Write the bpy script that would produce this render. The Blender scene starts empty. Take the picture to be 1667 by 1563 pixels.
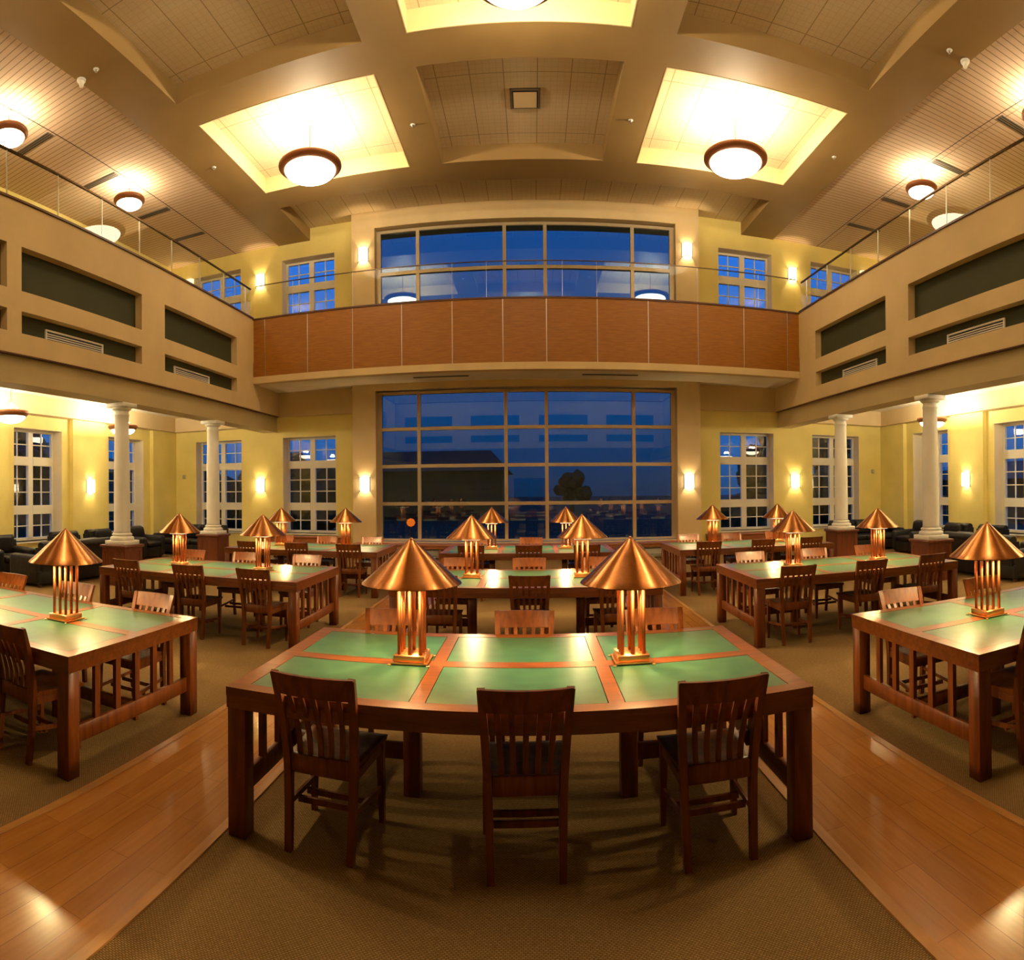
import bpy, bmesh, math, random
from mathutils import Vector, Matrix
random.seed(7)
PI = math.pi
sc = bpy.context.scene
COL = sc.collection

# ---------------------------------------------------------------- camera
F, CX, CY, W, H = 976.0, 860.0, 795.2, 1667, 1563
yaw, roll, pitch = .0075, -.0084, .0047
c_, s_ = math.cos, math.sin
Rz = Matrix(((c_(yaw), s_(yaw), 0), (-s_(yaw), c_(yaw), 0), (0, 0, 1)))
Rx = Matrix(((1, 0, 0), (0, c_(pitch), s_(pitch)), (0, -s_(pitch), c_(pitch))))
Ry = Matrix(((c_(roll), 0, s_(roll)), (0, 1, 0), (-s_(roll), 0, c_(roll))))
M = Ry @ Rx @ Rz
cam = bpy.data.cameras.new('camera')
cam.type = 'PANO'
cam.panorama_type = 'CENTRAL_CYLINDRICAL'
cam.central_cylindrical_radius = 1.0
cam.central_cylindrical_range_u_min = (0 - CX) / F
cam.central_cylindrical_range_u_max = (W - CX) / F
cam.central_cylindrical_range_v_min = (CY - H) / F
cam.central_cylindrical_range_v_max = CY / F
cam.clip_start = .05
cam.clip_end = 400
co = bpy.data.objects.new('camera', cam)
COL.objects.link(co)
r, f, u = M[0], M[1], M[2]
co.matrix_world = Matrix(((r[0], u[0], -f[0], .084), (r[1], u[1], -f[1], 0), (r[2], u[2], -f[2], 1.75), (0, 0, 0, 1)))
sc.camera = co

# ---------------------------------------------------------------- view, world, light levels
vs = sc.view_settings
vs.view_transform = 'Standard'
vs.look = 'None'
vs.exposure = 1.3
vs.gamma = 1.0
vs.use_curve_mapping = False
sc.cycles.use_denoising = True
sc.cycles.max_bounces = 8
sc.cycles.diffuse_bounces = 4
sc.cycles.glossy_bounces = 4
sc.cycles.transparent_max_bounces = 16
sc.cycles.sample_clamp_indirect = 4.0
sc.cycles.caustics_reflective = False
sc.cycles.caustics_refractive = False

WARM = (1.0, .70, .36)
BOWL_LIGHT = (1.0, .80, .52)
NAVE_UP, NAVE_BOWL = 180.0, 7.0
AISLE_UP, AISLE_BOWL = 40.0, 7.0
LOWER_UP = 135.0
SCONCE, SCONCE_SHADE = 13.0, 6.0
LAMP = 46.0
LAMP_COL = (1.0, .73, .33)
AISLE_LIGHT = (1.0, .85, .60)

w = bpy.data.worlds.new('dusk_sky')
sc.world = w
w.use_nodes = True
nt = w.node_tree
bg = nt.nodes['Background']
tc = nt.nodes.new('ShaderNodeTexCoord')
sx = nt.nodes.new('ShaderNodeSeparateXYZ')
nt.links.new(tc.outputs['Generated'], sx.inputs[0])
cr = nt.nodes.new('ShaderNodeValToRGB')
cr.color_ramp.elements[0].position = 0.0
cr.color_ramp.elements[0].color = (.003, .028, .085, 1)
cr.color_ramp.elements[1].position = .55
cr.color_ramp.elements[1].color = (.015, .094, .38, 1)
e = cr.color_ramp.elements.new(.12)
e.color = (.004, .055, .19, 1)
nt.links.new(sx.outputs[2], cr.inputs[0])
nt.links.new(cr.outputs[0], bg.inputs[0])
bg.inputs[1].default_value = 1.0


# ---------------------------------------------------------------- materials
MATS = {}


def mat(name, col, rough=.5, metal=0.0, spec=.5, coat=0.0):
    m = bpy.data.materials.new(name)
    m.use_nodes = True
    b = m.node_tree.nodes['Principled BSDF']
    b.inputs['Base Color'].default_value = (*col, 1)
    b.inputs['Roughness'].default_value = rough
    b.inputs['Metallic'].default_value = metal
    b.inputs['Specular IOR Level'].default_value = spec
    b.inputs['Coat Weight'].default_value = coat
    b.inputs['Coat Roughness'].default_value = .12
    MATS[name] = m
    return m


def N(m, typ, **kw):
    n = m.node_tree.nodes.new(typ)
    for k, v in kw.items():
        if k in n.inputs:
            n.inputs[k].default_value = v
        else:
            setattr(n, k, v)
    return n


def L(m, a, b):
    m.node_tree.links.new(a, b)


def bsdf(m):
    return m.node_tree.nodes['Principled BSDF']


def coords(m, scale=(1, 1, 1), rot=(0, 0, 0), loc=(0, 0, 0)):
    t = N(m, 'ShaderNodeTexCoord')
    mp = N(m, 'ShaderNodeMapping')
    mp.inputs['Scale'].default_value = scale
    mp.inputs['Rotation'].default_value = rot
    mp.inputs['Location'].default_value = loc
    L(m, t.outputs['Object'], mp.inputs[0])
    return mp.outputs[0]


def ramp2(m, fac, c0, c1, p0=.3, p1=.7):
    rp = N(m, 'ShaderNodeValToRGB')
    rp.color_ramp.elements[0].position = p0
    rp.color_ramp.elements[0].color = (*c0, 1)
    rp.color_ramp.elements[1].position = p1
    rp.color_ramp.elements[1].color = (*c1, 1)
    L(m, fac, rp.inputs[0])
    return rp.outputs[0]


def bump(m, fac, strength=.2, dist=.01):
    b = N(m, 'ShaderNodeBump')
    b.inputs['Strength'].default_value = strength
    b.inputs['Distance'].default_value = dist
    L(m, fac, b.inputs['Height'])
    L(m, b.outputs[0], bsdf(m).inputs['Normal'])


def paint(name, col, rough=.6, var=.06, scale=1.5):
    m = mat(name, col, rough, spec=.3)
    n = N(m, 'ShaderNodeTexNoise', Scale=scale, Detail=4.0)
    L(m, coords(m), n.inputs['Vector'])
    a = tuple(c * (1 - var) for c in col)
    b = tuple(min(1, c * (1 + var)) for c in col)
    L(m, ramp2(m, n.outputs['Fac'], a, b), bsdf(m).inputs['Base Color'])
    n2 = N(m, 'ShaderNodeTexNoise', Scale=220.0, Detail=2.0)
    L(m, coords(m), n2.inputs['Vector'])
    bump(m, n2.outputs['Fac'], .06, .002)
    return m


def wood(name, dark, light, rough=.35, scale=(14, 1.2, 14), coat=.0, spec=.5):
    m = mat(name, light, rough, coat=coat, spec=spec)
    n = N(m, 'ShaderNodeTexNoise', Scale=2.2, Detail=6.0, Distortion=.6)
    L(m, coords(m, scale), n.inputs['Vector'])
    L(m, ramp2(m, n.outputs['Fac'], dark, light, .3, .72), bsdf(m).inputs['Base Color'])
    bump(m, n.outputs['Fac'], .05, .002)
    return m


paint('cream_wall', (.67, .51, .27))
paint('aisle_beam', (.52, .41, .21))
paint('beam_paint', (.32, .205, .075))
paint('yellow_wall', (.82, .69, .23))
paint('white_trim', (.87, .83, .70), .45)
paint('jamb_paint', (.84, .72, .46), .5)
paint('column_white', (.88, .85, .74), .45)
paint('green_panel', (.045, .05, .022), .7)
paint('grille_white', (.80, .78, .72), .4)
mat('grille_dark', (.03, .025, .02), .7)
wood('cherry_wood', (.085, .0185, .0028), (.205, .053, .006), .40, (10, 10, 1.2), coat=.04, spec=.35)
wood('table_wood', (.085, .020, .0025), (.19, .050, .005), .3, (1.2, 12, 12), coat=.12)
wood('pedestal_wood', (.085, .020, .005), (.17, .042, .010), .35, (10, 10, 1.2))
wood('panel_wood', (.245, .090, .006), (.36, .140, .010), .42, (1.5, 8, 18))
wood('ledge_wood', (.22, .065, .015), (.34, .11, .025), .4, (1.5, 10, 10))
wood('cap_wood', (.07, .025, .01), (.12, .04, .015), .4, (8, 1.2, 8))
mat('black_leather', (.009, .0075, .006), .46, spec=.35)
mat('dark_gap', (.01, .008, .006), .9)
mat('rail_metal', (.10, .07, .045), .35, 1.0)
mat('steel', (.55, .52, .47), .3, 1.0)
mat('ring_copper', (.34, .13, .05), .42, .35)
mat('window_metal', (.50, .40, .24), .4, .3)
mat('white_plastic', (.80, .78, .72), .4)
mat('vent_grey', (.16, .13, .09), .6)

# table leather
m = mat('green_leather', (.09, .20, .07), .28, spec=.5)
n = N(m, 'ShaderNodeTexNoise', Scale=9.0, Detail=5.0)
L(m, coords(m), n.inputs['Vector'])
L(m, ramp2(m, n.outputs['Fac'], (.023, .070, .037), (.041, .104, .051)), bsdf(m).inputs['Base Color'])

# leather bump
m = MATS['black_leather']
n = N(m, 'ShaderNodeTexNoise', Scale=14.0, Detail=3.0)
L(m, coords(m), n.inputs['Vector'])
bump(m, n.outputs['Fac'], .35, .02)

# carpet: woven cells
m = mat('carpet', (.16, .105, .04), .95, spec=.1)
ck = N(m, 'ShaderNodeTexBrick', Scale=1.0)
ck.inputs['Color1'].default_value = (.49, .325, .135, 1)
ck.inputs['Color2'].default_value = (.39, .25, .10, 1)
ck.inputs['Mortar'].default_value = (.20, .12, .045, 1)
ck.inputs['Mortar Size'].default_value = .003
ck.inputs['Brick Width'].default_value = .017
ck.inputs['Row Height'].default_value = .009
L(m, coords(m), ck.inputs['Vector'])
n = N(m, 'ShaderNodeTexNoise', Scale=60.0, Detail=3.0)
L(m, coords(m), n.inputs['Vector'])
mx = N(m, 'ShaderNodeMixRGB', blend_type='MULTIPLY', Fac=.5)
L(m, ck.outputs['Color'], mx.inputs[1])
L(m, ramp2(m, n.outputs['Fac'], (.55, .55, .55), (1, 1, 1)), mx.inputs[2])
L(m, mx.outputs[0], bsdf(m).inputs['Base Color'])
bump(m, ck.outputs['Fac'], -.4, .004)

# maple walkway planks
m = mat('walkway_wood', (.42, .18, .05), .23, coat=.0)
bk = N(m, 'ShaderNodeTexBrick', Scale=1.0)
bk.inputs['Color1'].default_value = (.52, .225, .046, 1)
bk.inputs['Color2'].default_value = (.43, .176, .034, 1)
bk.inputs['Mortar'].default_value = (.24, .10, .026, 1)
bk.inputs['Mortar Size'].default_value = .0015
bk.inputs['Brick Width'].default_value = .9
bk.inputs['Row Height'].default_value = .115
L(m, coords(m, rot=(0, 0, PI / 2)), bk.inputs['Vector'])
n = N(m, 'ShaderNodeTexNoise', Scale=3.0, Detail=6.0)
L(m, coords(m, (14, 1, 1)), n.inputs['Vector'])
mx = N(m, 'ShaderNodeMixRGB', blend_type='MULTIPLY', Fac=.55)
L(m, bk.outputs['Color'], mx.inputs[1])
L(m, ramp2(m, n.outputs['Fac'], (.7, .66, .6), (1, 1, 1)), mx.inputs[2])
L(m, mx.outputs[0], bsdf(m).inputs['Base Color'])
bump(m, bk.outputs['Fac'], -.15, .002)
wood('walkway_edge', (.42, .19, .045), (.58, .29, .08), .3, (8, 1, 8))


def tile_mat(name, col, line, bw, rh, ms, fine=True, rot=0, shift=(0, 0, 0)):
    m = mat(name, col, .85, spec=.15)
    bk = N(m, 'ShaderNodeTexBrick', Scale=1.0, offset=0.0)
    bk.inputs['Color1'].default_value = (*col, 1)
    bk.inputs['Color2'].default_value = (*[c * .97 for c in col], 1)
    bk.inputs['Mortar'].default_value = (*line, 1)
    bk.inputs['Mortar Size'].default_value = ms
    bk.inputs['Brick Width'].default_value = bw
    bk.inputs['Row Height'].default_value = rh
    L(m, coords(m, rot=(0, 0, rot), loc=shift), bk.inputs['Vector'])
    out = bk.outputs['Color']
    if fine:
        b2 = N(m, 'ShaderNodeTexBrick', Scale=1.0, offset=0.0)
        b2.inputs['Color1'].default_value = (1, 1, 1, 1)
        b2.inputs['Color2'].default_value = (1, 1, 1, 1)
        b2.inputs['Mortar'].default_value = (.90, .89, .86, 1)
        b2.inputs['Mortar Size'].default_value = .006
        b2.inputs['Brick Width'].default_value = bw / 5
        b2.inputs['Row Height'].default_value = rh / 15
        L(m, coords(m, rot=(0, 0, rot), loc=shift), b2.inputs['Vector'])
        mx = N(m, 'ShaderNodeMixRGB', blend_type='MULTIPLY', Fac=1.0)
        L(m, out, mx.inputs[1])
        L(m, b2.outputs['Color'], mx.inputs[2])
        out = mx.outputs[0]
    n = N(m, 'ShaderNodeTexNoise', Scale=90.0, Detail=2.0)
    L(m, coords(m), n.inputs['Vector'])
    mx = N(m, 'ShaderNodeMixRGB', blend_type='MULTIPLY', Fac=.35)
    L(m, out, mx.inputs[1])
    L(m, ramp2(m, n.outputs['Fac'], (.7, .7, .7), (1, 1, 1)), mx.inputs[2])
    L(m, mx.outputs[0], bsdf(m).inputs['Base Color'])
    return m


tile_mat('ceiling_tile', (.72, .58, .37), (.42, .32, .18), .61, 1.83, .009, shift=(.305 + .075, .3, 0))
tile_mat('slat_ceiling', (.66, .50, .35), (.32, .22, .13), 4.2, .125, .010, fine=False)
paint('aisle_ceiling', (.80, .74, .60), .7)


def emis(name, col, strength):
    m = bpy.data.materials.new(name)
    m.use_nodes = True
    m.node_tree.nodes.clear()
    o = N(m, 'ShaderNodeOutputMaterial')
    e = N(m, 'ShaderNodeEmission')
    e.inputs[0].default_value = (*col, 1)
    e.inputs[1].default_value = strength
    L(m, e.outputs[0], o.inputs[0])
    MATS[name] = m
    return m


emis('bowl_glow', (1, .84, .58), NAVE_BOWL)
emis('aisle_bowl_glow', (1, .84, .58), AISLE_BOWL)
emis('sconce_glow', (1, .82, .54), SCONCE_SHADE)
emis('lens_glow', (1, .74, .40), .75)
emis('street_glow', (1, .13, .01), 1.3)


def glass(name, tint, ior=1.5, refl=(1, 1, 1)):
    m = bpy.data.materials.new(name)
    m.use_nodes = True
    m.node_tree.nodes.clear()
    o = N(m, 'ShaderNodeOutputMaterial')
    t = N(m, 'ShaderNodeBsdfTransparent')
    t.inputs[0].default_value = (*tint, 1)
    g = N(m, 'ShaderNodeBsdfGlossy')
    g.inputs['Color'].default_value = (*refl, 1)
    g.inputs['Roughness'].default_value = 0.0
    fr = N(m, 'ShaderNodeFresnel', IOR=ior)
    mx = N(m, 'ShaderNodeMixShader')
    gm = N(m, 'ShaderNodeNewGeometry')
    inv = N(m, 'ShaderNodeMath', operation='SUBTRACT')
    inv.inputs[0].default_value = 1.0
    L(m, gm.outputs['Backfacing'], inv.inputs[1])
    mu = N(m, 'ShaderNodeMath', operation='MULTIPLY')
    L(m, fr.outputs[0], mu.inputs[0])
    L(m, inv.outputs[0], mu.inputs[1])
    L(m, mu.outputs[0], mx.inputs[0])
    L(m, t.outputs[0], mx.inputs[1])
    L(m, g.outputs[0], mx.inputs[2])
    L(m, mx.outputs[0], o.inputs[0])
    MATS[name] = m
    return m


glass('window_glass', (.95, .97, 1.0), 1.7)
glass('tinted_glass', (.50, .60, .62), 2.2, (.66, .92, 1.0))
glass('rail_glass', (.97, .985, .96), 1.48)
glass('balcony_glass', (.97, .985, .97), 1.2)

# spun copper: anisotropic, tangent around the axis
m = mat('copper', (.62, .27, .095), .24, 1.0)
b = bsdf(m)
b.inputs['Anisotropic'].default_value = .9
b.inputs['Anisotropic Rotation'].default_value = .25
tg = N(m, 'ShaderNodeTangent', direction_type='RADIAL', axis='Z')
L(m, tg.outputs[0], b.inputs['Tangent'])
n = N(m, 'ShaderNodeTexNoise', Scale=40.0, Detail=2.0)
L(m, coords(m, (1, 1, 12)), n.inputs['Vector'])
L(m, ramp2(m, n.outputs['Fac'], (.55, .225, .075), (.68, .31, .115)), b.inputs['Base Color'])
mat('copper_pole', (.25, .085, .030), .55, 1.0)
mat('copper_base', (.72, .36, .14), .34, 1.0)
mat('brass', (.75, .52, .22), .3, 1.0)
paint('night_wall', (.055, .05, .02), .8)
paint('night_roof', (.045, .045, .03), .9)
paint('night_grass', (.03, .045, .02), .9)
paint('night_leaf', (.02, .035, .015), .9)
paint('bark', (.05, .035, .02), .9)
wood('door_wood', (.12, .04, .015), (.2, .07, .025), .4)


# ---------------------------------------------------------------- mesh builder
class MB:
    def __init__(s):
        s.bm = bmesh.new()
        s.mi = 0
        s.mats = []

    def m(s, name):
        if name not in s.mats:
            s.mats.append(name)
        s.mi = s.mats.index(name)
        return s

    def _f(s, vs, smooth=False):
        try:
            f = s.bm.faces.new(vs)
            f.material_index = s.mi
            f.smooth = smooth
            return f
        except ValueError:
            return None

    def box(s, x0, x1, y0, y1, z0, z1):
        if x0 > x1: x0, x1 = x1, x0
        if y0 > y1: y0, y1 = y1, y0
        if z0 > z1: z0, z1 = z1, z0
        v = [s.bm.verts.new(p) for p in ((x0, y0, z0), (x1, y0, z0), (x1, y1, z0), (x0, y1, z0), (x0, y0, z1), (x1, y0, z1), (x1, y1, z1), (x0, y1, z1))]
        for q in ((3, 2, 1, 0), (4, 5, 6, 7), (0, 1, 5, 4), (1, 2, 6, 5), (2, 3, 7, 6), (3, 0, 4, 7)):
            s._f([v[i] for i in q])
        return s

    def cbox(s, c, d):
        return s.box(c[0] - d[0] / 2, c[0] + d[0] / 2, c[1] - d[1] / 2, c[1] + d[1] / 2, c[2] - d[2] / 2, c[2] + d[2] / 2)

    def rbox(s, x0, x1, y0, y1, z0, z1, r=.02, seg=3):
        a = set(s.bm.verts)
        s.box(x0, x1, y0, y1, z0, z1)
        nv = [v for v in s.bm.verts if v not in a]
        es = {e for v in nv for e in v.link_edges}
        res = bmesh.ops.bevel(s.bm, geom=list(es), offset=r, segments=seg, profile=.5, affect='EDGES')
        for f in res['faces']:
            f.material_index = s.mi
        for v in s.bm.verts:
            if v not in a:
                for f in v.link_faces:
                    f.smooth = True
        return s

    def loft(s, rings, closed=True, cap=True, smooth=False):
        R = [[s.bm.verts.new(p) for p in rg] for rg in rings]
        n = len(R[0])
        for a, b in zip(R, R[1:]):
            for i in range(n if closed else n - 1):
                j = (i + 1) % n
                s._f([a[i], a[j], b[j], b[i]], smooth)
        if cap:
            s._f(list(reversed(R[0])))
            s._f(R[-1])
        return s

    def bar(s, pts, wx, wt, axis='x'):
        """rectangular section swept along pts; wx = size along the world axis, wt = size across; sizes may be lists"""
        rings = []
        for i, p in enumerate(pts):
            a = Vector(pts[max(0, i - 1)])
            b = Vector(pts[min(len(pts) - 1, i + 1)])
            d = (b - a).normalized()
            ax = Vector({'x': (1, 0, 0), 'y': (0, 1, 0), 'z': (0, 0, 1)}[axis])
            ax = (ax - d * ax.dot(d)).normalized()
            t = d.cross(ax)
            hx = (wx[i] if isinstance(wx, (list, tuple)) else wx) / 2
            ht = (wt[i] if isinstance(wt, (list, tuple)) else wt) / 2
            P = Vector(p)
            rings.append([P - ax * hx - t * ht, P + ax * hx - t * ht, P + ax * hx + t * ht, P - ax * hx + t * ht])
        return s.loft(rings)

    def lathe(s, prof, c=(0, 0, 0), n=32, smooth=True, cap=False, sharp=()):
        rings = []
        for rr, z in prof:
            rings.append([(c[0] + rr * c_(2 * PI * i / n), c[1] + rr * s_(2 * PI * i / n), c[2] + z) for i in range(n)])
        return s.loft(rings, True, cap, smooth)

    def tube(s, pts, r, n=10, smooth=True):
        rings = []
        for i, p in enumerate(pts):
            a = Vector(pts[max(0, i - 1)])
            b = Vector(pts[min(len(pts) - 1, i + 1)])
            d = (b - a).normalized()
            up = Vector((0, 0, 1)) if abs(d.z) < .9 else Vector((1, 0, 0))
            x = d.cross(up).normalized()
            y = d.cross(x)
            P = Vector(p)
            rings.append([P + x * (r * c_(2 * PI * k / n)) + y * (r * s_(2 * PI * k / n)) for k in range(n)])
        return s.loft(rings, True, True, smooth)

    def build(s, name, parent=None, loc=None, fix=True):
        if fix:
            bmesh.ops.recalc_face_normals(s.bm, faces=s.bm.faces)
        me = bpy.data.meshes.new(name)
        s.bm.to_mesh(me)
        s.bm.free()
        for q in s.mats:
            me.materials.append(MATS[q])
        o = bpy.data.objects.new(name, me)
        COL.objects.link(o)
        if parent is not None:
            o.parent = parent
        if loc is not None:
            o.location = loc
        return o


def mb(name=None):
    b = MB()
    if name:
        b.m(name)
    return b


def tag(o, label=None, cat=None, group=None, kind=None):
    if label: o['label'] = label
    if cat: o['category'] = cat
    if group: o['group'] = group
    if kind: o['kind'] = kind
    return o


def empty(name, loc, rz=0.0):
    o = bpy.data.objects.new(name, None)
    o.empty_display_size = .1
    COL.objects.link(o)
    o.location = loc
    o.rotation_euler = (0, 0, rz)
    return o


def copy_tree(o, parent=None):
    c = o.copy()
    COL.objects.link(c)
    if parent is not None:
        c.parent = parent
    for ch in list(o.children):
        copy_tree(ch, c)
    return c


def point(name, loc, power, parent=None, radius=.05, col=WARM):
    l = bpy.data.lights.new(name, 'POINT')
    l.energy = power
    l.color = col
    l.shadow_soft_size = radius
    o = bpy.data.objects.new(name, l)
    COL.objects.link(o)
    o.location = loc
    if parent is not None:
        o.parent = parent
    return o


def struct(b, name, parent=None):
    return tag(b.build(name, parent), kind='structure')


# ---------------------------------------------------------------- the hall
H0 = -.075            # the hall's middle
HW = 6.925            # half width of the nave
OW = 10.65            # half width to the outer walls
XL, XR = H0 - HW, H0 + HW
YF, YP, YB = 15.8, 15.4, 14.1      # far yellow wall, middle pier, balcony front
YN = -3.2                           # wall behind the viewer
ZC, ZT = 8.9, 9.25                  # beam undersides, tile ceiling
ZG0, ZG1 = 3.95, 6.34               # gallery front
X = lambda v: H0 + v

# floor
b = mb('carpet').box(X(-OW - .5), X(OW + .5), YN, YF + .5, -.2, 0)
struct(b, 'floor')
for sgn, nm in ((-1, 'left'), (1, 'right')):
    x0, x1 = sorted((sgn * 1.45, sgn * 2.36))
    b = mb('walkway_wood').box(x0 + .05, x1 - .05, YN + .02, 14.6, 0, .006)
    b.m('walkway_edge').box(x0, x0 + .05, YN + .02, 14.6, 0, .010).box(x1 - .05, x1, YN + .02, 14.6, 0, .010)
    struct(b, 'floor_walkway_' + nm)


def wall_y(b, y0, y1, x0, x1, z0, z1, holes):
    """a wall in the xz plane between y0 and y1, with rectangular holes (xa, xb, za, zb)"""
    xs = sorted({x0, x1, *[h[0] for h in holes], *[h[1] for h in holes]})
    zs = sorted({z0, z1, *[h[2] for h in holes], *[h[3] for h in holes]})
    for xa, xb in zip(xs, xs[1:]):
        run = None
        for za, zb in zip(zs, zs[1:]):
            xm, zm = (xa + xb) / 2, (za + zb) / 2
            if any(h[0] < xm < h[1] and h[2] < zm < h[3] for h in holes):
                if run: b.box(xa, xb, y0, y1, *run); run = None
            else:
                run = (run[0], zb) if run else (za, zb)
        if run: b.box(xa, xb, y0, y1, *run)
    return b


def wall_x(b, x0, x1, y0, y1, z0, z1, holes):
    ys = sorted({y0, y1, *[h[0] for h in holes], *[h[1] for h in holes]})
    zs = sorted({z0, z1, *[h[2] for h in holes], *[h[3] for h in holes]})
    for ya, yb in zip(ys, ys[1:]):
        run = None
        for za, zb in zip(zs, zs[1:]):
            ym, zm = (ya + yb) / 2, (za + zb) / 2
            if any(h[0] < ym < h[1] and h[2] < zm < h[3] for h in holes):
                if run: b.box(x0, x1, ya, yb, *run); run = None
            else:
                run = (run[0], zb) if run else (za, zb)
        if run: b.box(x0, x1, ya, yb, *run)
    return b


# ---- windows
WIN_N = [0]


def sash_window(loc, rz, w_=1.62, h_=2.75):
    """white multi-light window; local x along the wall, y outwards, base at loc"""
    WIN_N[0] += 1
    o = empty('window_%d' % WIN_N[0], loc, rz)
    o['kind'] = 'structure'
    d0, d1 = .32, .395
    fw = .07
    b = mb('white_trim')
    b.box(-w_ / 2, -w_ / 2 + fw, d0, d1, 0, h_).box(w_ / 2 - fw, w_ / 2, d0, d1, 0, h_)
    b.box(-w_ / 2 + fw, w_ / 2 - fw, d0, d1, 0, fw).box(-w_ / 2 + fw, w_ / 2 - fw, d0, d1, h_ - fw, h_)
    b.box(-.075, .075, d0 - .02, d1 - .001, fw, h_ - fw)
    zt = [.235 * h_, .315 * h_, .675 * h_, .755 * h_]
    for za, zb in ((zt[0], zt[1]), (zt[2], zt[3])):
        b.box(-w_ / 2 + fw, -.076, d0 - .03, d1 - .002, za, zb).box(.076, w_ / 2 - fw, d0 - .03, d1 - .002, za, zb)
    b.build('frame', o)
    b = mb('white_trim')
    zones = [(fw, zt[0], 2), (zt[1], zt[2], 3), (zt[3], h_ - fw, 2)]
    for xa, xb in ((-w_ / 2 + fw, -.075), (.075, w_ / 2 - fw)):
        for za, zb, n in zones:
            xm = (xa + xb) / 2
            b.box(xm - .013, xm + .013, d0 + .02, d1 - .02, za, zb)
            for k in range(1, n):
                z = za + (zb - za) * k / n
                b.box(xa, xm - .014, d0 + .021, d1 - .021, z - .013, z + .013)
                b.box(xm + .014, xb, d0 + .021, d1 - .021, z - .013, z + .013)
    b.build('glazing_bars', o)
    mb('window_glass').box(-w_ / 2 + fw, w_ / 2 - fw, .356, .360, fw, h_ - fw).build('glass', o)
    b = mb('jamb_paint').box(-w_ / 2, -w_ / 2 + .012, .004, d0, 0, h_).box(w_ / 2 - .012, w_ / 2, .004, d0, 0, h_).box(-w_ / 2 + .012, w_ / 2 - .012, .004, d0, h_ - .012, h_)
    b.build('jamb_lining', o)
    mb('white_trim').box(-w_ / 2 - .05, w_ / 2 + .05, -.04, d0, -.035, 0).build('sill', o)
    return o


HOLE = 1.62
far_w = [(-9.05, .6), (-6.1, .6), (6.0, .6), (8.85, .6), (-9.05, 5.72), (-6.1, 5.72), (6.0, 5.72), (8.85, 5.72)]
holes = [(x - HOLE / 2, x + HOLE / 2, z, z + 2.75) for x, z in far_w]
b = mb('yellow_wall')
wall_y(b, YF, YF + .4, X(-OW - .4), X(-4.6), 0, 9.3, [h for h in holes if h[0] < 0])
wall_y(b, YF, YF + .4, X(4.6), X(OW + .4), 0, 9.3, [h for h in holes if h[0] > 0])
struct(b, 'wall_far')
for x, z in far_w:
    sash_window((x, YF, z), 0)

# middle pier with the two big windows
BW = 3.96
b = mb('cream_wall')
wall_y(b, YP, YP + .8, X(-4.6), X(4.6), 0, 9.3, [(X(-BW), X(BW), .44, 4.46), (X(-BW), X(BW), 5.45, 8.80)])
struct(b, 'wall_far_pier')


def big_window(z0, rows, name):
    o = empty(name, (H0, YP, z0))
    o['kind'] = 'structure'
    h = rows[-1]
    xs = [-2.83, -.53, .53, 2.83]
    b = mb('window_metal')
    fy0, fy1, t = .2, .32, .045
    b.box(-BW, -BW + .12, fy0, fy1, 0, h).box(BW - .12, BW, fy0, fy1, 0, h)
    b.box(-BW + .12, BW - .12, fy0, fy1, 0, .05).box(-BW + .12, BW - .12, fy0, fy1, h - .08, h)
    for x in xs:
        b.box(x - t, x + t, fy0, fy1 - .001, .05, h - .08)
    ex = [-BW + .12] + xs + [BW - .12]
    for z in rows[:-1]:
        for i in range(5):
            b.box(ex[i] + (t if i else 0) + .001, ex[i + 1] - (t if i < 4 else 0) - .001, fy0 + .002, fy1 - .002, z - t, z + t)
    b.build('frame', o)
    mb('tinted_glass').box(-BW + .12, BW - .12, .262, .266, .05, h - .08).build('glass', o)
    return o


big_window(.46, [.98, 1.98, 2.97, 3.97], 'window_17')
big_window(5.47, [1.08, 2.14, 3.31], 'window_18')

# beige band over the lower yellow wall, under the balcony, and in the side aisles
b = mb('cream_wall')
for s in (-1, 1):
    b.box(*sorted((X(s * 4.6), X(s * 7.1))), YF - .06, YF, 3.93, 4.75)
    b.box(*sorted((X(s * 7.1), X(s * OW))), YF - .3, YF, 3.66, 4.1)
    b.box(*sorted((X(s * (OW - .3)), X(s * OW))), YN, YF - .3, 3.66, 4.1)
struct(b, 'trim_1')

# outer walls with their pilasters
for s, nm in ((-1, 'left'), (1, 'right')):
    b = mb('yellow_wall')
    yc = [3.15, 6.58, 10.01, 13.44]
    wall_x(b, *sorted((X(s * OW), X(s * (OW + .4)))), YN, YF + .4, 0, 9.3, [(y - HOLE / 2, y + HOLE / 2, .6, 3.35) for y in yc])
    for y in (1.4, 4.86, 8.3, 11.73, 15.2):
        b.box(*sorted((X(s * (OW - .13)), X(s * OW))), y - .64, min(y + .64, YF), 0, 3.66)
    struct(b, 'wall_' + nm)
    for y in yc:
        sash_window((X(s * OW), y, .6), PI / 2 if s < 0 else -PI / 2)

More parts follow.
